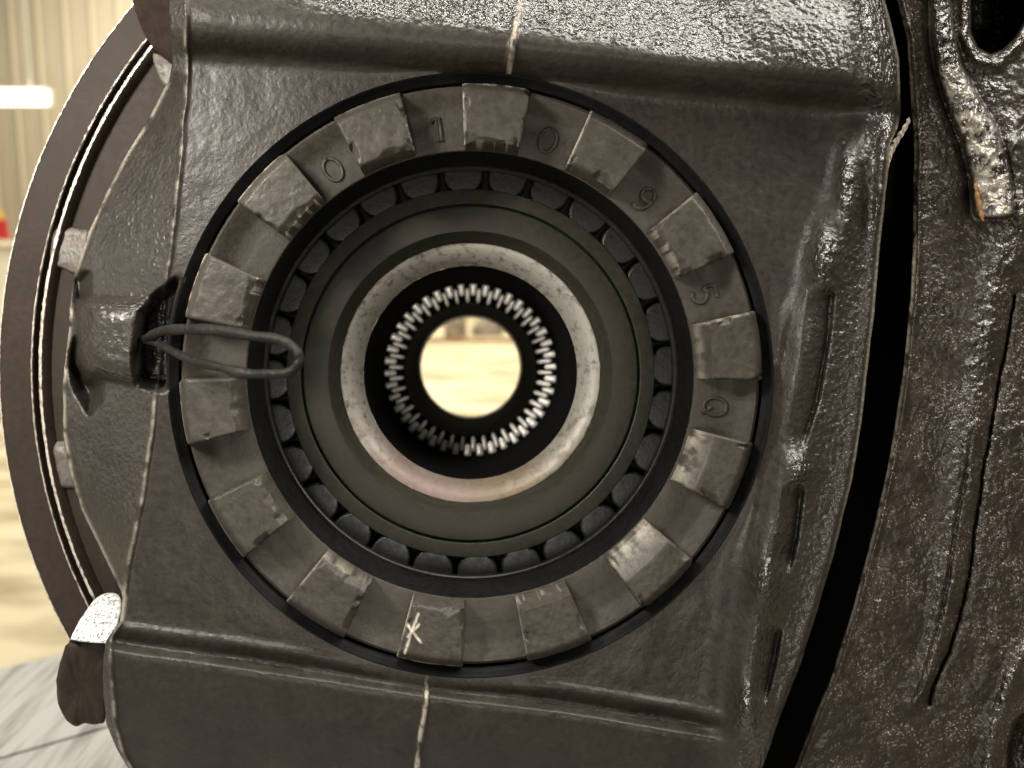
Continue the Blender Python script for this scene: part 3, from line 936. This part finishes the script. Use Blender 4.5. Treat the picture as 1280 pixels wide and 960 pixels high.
M_floor = flat_mat('pale_dusty_concrete', (0.80, 0.71, 0.50), (0.30, 0.23, 0.12), (.5, 1.3, 1), 2.6, lo=.44, hi=.70)
M_wall = flat_mat('cream_wall_sheet', (0.60, 0.53, 0.40), (0.50, 0.43, 0.32), (1, 1, .3), .8)
M_wood = flat_mat('grey_weathered_wood', (0.34, 0.33, 0.31), (0.13, 0.12, 0.11), (14, 1.3, 1), 12.0, lo=.45, hi=.72)
M_lamp = flat_mat('lit_tube', (1.0, 0.93, 0.80), (1.0, 0.93, 0.80), emit=9)
M_white = flat_mat('white_enamel', (0.7, 0.68, 0.6), (0.6, 0.58, 0.5))
M_red = flat_mat('red_enamel', (0.55, 0.03, 0.03), (0.4, 0.02, 0.02), rough=.4)
M_yellow = flat_mat('yellow_plastic', (0.75, 0.45, 0.05), (0.6, 0.35, 0.04))
M_rag = flat_mat('brown_grey_cloth', (0.34, 0.28, 0.21), (0.16, 0.13, 0.11), size=8)
M_timber = flat_mat('brown_timber', (0.36, 0.24, 0.12), (0.2, 0.13, 0.07), size=8)

V, f = [(-14, -4, 0), (14, -4, 0), (14, 14, 0), (-14, 14, 0)], [(0, 1, 2, 3)]
tag(bg_mesh('floor', V, f, M_floor), kind='structure')
# corrugated wall: individual sheets
WY = 13.0
wall = bpy.data.objects.new('wall', None); COL.objects.link(wall); wall.location = (0, WY, 0)
tag(wall, 'pale cream sheet metal shop wall out of focus in the far background', 'wall')
V, f = box_geo(-14, 14, WY + .08, WY + .2, 0, 9)
bg_mesh('wall_core', V, f, M_wall, wall)
sheet0 = None
w0 = .46
ribp = [(0, 0), (.03, -.035), (.06, -.035), (.09, 0), (.22, 0), (.24, -.012), (.26, 0), (w0 - .004, 0)]
V = [(x, WY + .04 + yv, z) for z in (0, 9) for x, yv in ribp]
V += [(x, WY + .06, z) for z in (0, 9) for x, yv in (ribp[0], ribp[-1])]
f = [(i, i + 1, i + 9, i + 8) for i in range(7)]
xl = at_depth(0, 100, WY).x - 1.2
for i in range(11):
    if sheet0 is None:
        sheet0 = bg_mesh('wall_sheet', V, f, M_wall, wall); o = sheet0
    else:
        o = bpy.data.objects.new('wall_sheet', sheet0.data); COL.objects.link(o); o.parent = wall
    o.location = (xl + i * w0, -WY, 0)

# strip light on the wall
p = at_depth(26, 121, 8.5)
lamp = bpy.data.objects.new('strip_light', None); COL.objects.link(lamp); lamp.location = p
tag(lamp, 'glowing white strip light hanging before the cream wall at upper left', 'lamp')
V, f = box_geo(p.x - 1.2, p.x + .28, p.y - .05, p.y + .05, p.z - .07, p.z + .06)
bg_mesh('diffuser', V, f, M_lamp, lamp)
V, f = box_geo(p.x - 1.22, p.x + .3, p.y + .053, p.y + .12, p.z - .09, p.z + .11)
bg_mesh('lamp_body', V, f, M_white, lamp)
for bx in (-.9, .1):
    V, f = box_geo(p.x + bx, p.x + bx + .02, p.y - .01, p.y + .01, p.z + .112, 9)
    bg_mesh('hanger', V, f, M_white, lamp)

# red can with a yellow top on a pale stand at the left margin
p = at_depth(-3, 283, 4.5)
def cyl(x, y, z0, z1, r0, r1, n=20):
    V = [(x + r * math.cos(2 * PI * i / n), y + r * math.sin(2 * PI * i / n), z) for r, z in ((r0, z0), (r1, z1)) for i in range(n)]
    f = [(i, (i + 1) % n, n + (i + 1) % n, n + i) for i in range(n)] + [tuple(range(n))[::-1], tuple(range(n, 2 * n))]
    return V, f
st = bpy.data.objects.new('pale_stand', None); COL.objects.link(st); st.location = (p.x, p.y, 0)
tag(st, 'pale stand under the small red can at the far left edge', 'stand')
V, f = box_geo(p.x - .5, p.x + .07, p.y - .15, p.y + .15, p.z - .12, p.z - .085); bg_mesh('top', V, f, M_white, st)
V, f = box_geo(p.x - .45, p.x + .03, p.y - .12, p.y + .12, 0, p.z - .121); bg_mesh('body', V, f, M_white, st)
ex = bpy.data.objects.new('red_can', None); COL.objects.link(ex); ex.location = (p.x, p.y, p.z - .085)
tag(ex, 'small red can with a yellow top, blurred at the far left edge', 'can')
V, f = cyl(p.x, p.y, p.z - .084, p.z + .04, .06, .055); bg_mesh('body', V, f, M_red, ex)
V, f = cyl(p.x, p.y, p.z + .042, p.z + .10, .04, .03); bg_mesh('cap', V, f, M_yellow, ex)

# weathered deck under the housing, lower left
bench = bpy.data.objects.new('wooden_bench', None); COL.objects.link(bench)
ZB = CW.z - 0.235
e0 = at_height(0, 836, ZB); e1 = at_height(100, 812, ZB)
dirv = (e1 - e0); dirv.z = 0; dirv.normalize()
nrm = Vector((dirv.y, -dirv.x, 0))
bench.location = (0, .1, 0)
tag(bench, 'grey weathered plank bench top below the housing at lower left', 'bench')
pw = .095
for i in range(5):
    a = e0 - dirv * 1.0 + nrm * (i * pw); L_ = 2.0
    b0 = a; b1 = a + dirv * L_; c1 = b1 + nrm * (pw - .003); c0 = a + nrm * (pw - .003)
    V = [(q.x, q.y, z) for q in (b0, b1, c1, c0) for z in (ZB - .035, ZB)]
    f = [(1, 3, 5, 7), (0, 6, 4, 2), (0, 2, 3, 1), (2, 4, 5, 3), (4, 6, 7, 5), (6, 0, 1, 7)]
    bg_mesh('plank', V, f, M_wood, bench)
for sx in (-.55, .75):
    for q in (.06, .36):
        c = e0 + dirv * sx + nrm * q
        V, f = box_geo(c.x - .03, c.x + .03, c.y - .03, c.y + .03, 0, ZB - .036)
        bg_mesh('leg', V, f, M_wood, bench)

# beyond the bore: timber edge and heaped cloth
pa = at_height(500, 424, .05); pb = at_height(700, 419, .05)
V, f = box_geo(pa.x - .6, pb.x + .6, pa.y, pa.y + .12, 0, .05)
o = bg_mesh('timber_beam', V, f, M_timber); tag(o, 'thin brown timber lying across the pale floor seen through the bore', 'timber')


def heap(px_, w, h, depth, label, mat=M_rag):
    c = at_height(px_, 424, 0); c.y += .25 + depth
    bm = bmesh.new()
    bmesh.ops.create_icosphere(bm, subdivisions=3, radius=1)
    for v in bm.verts:
        n = 1 + .5 * float(fbm(np.array([v.co.x * 40 + px_]), np.array([v.co.z * 40 + v.co.y * 25]), 30, int(px_) % 40, 3)[0])
        v.co = Vector((v.co.x * w * n, v.co.y * .2 * n, max(v.co.z, -.25) * h * n))
        v.co += Vector((c.x, c.y, h * .25))
    me = bpy.data.meshes.new('cloth_heap')
    for q in bm.faces: q.smooth = True
    bm.to_mesh(me); bm.free(); me.materials.append(mat)
    o = bpy.data.objects.new('cloth_heap', me); COL.objects.link(o)
    tag(o, label, 'cloth heap')


heap(568, .17, .34, 0, 'taller brown grey heap at top left of the opening in the bore')
heap(612, .24, .20, .3, 'lower dark heap at top right of the opening in the bore')

for o in bpy.data.objects:
    if '_c' in o: del o['_c']
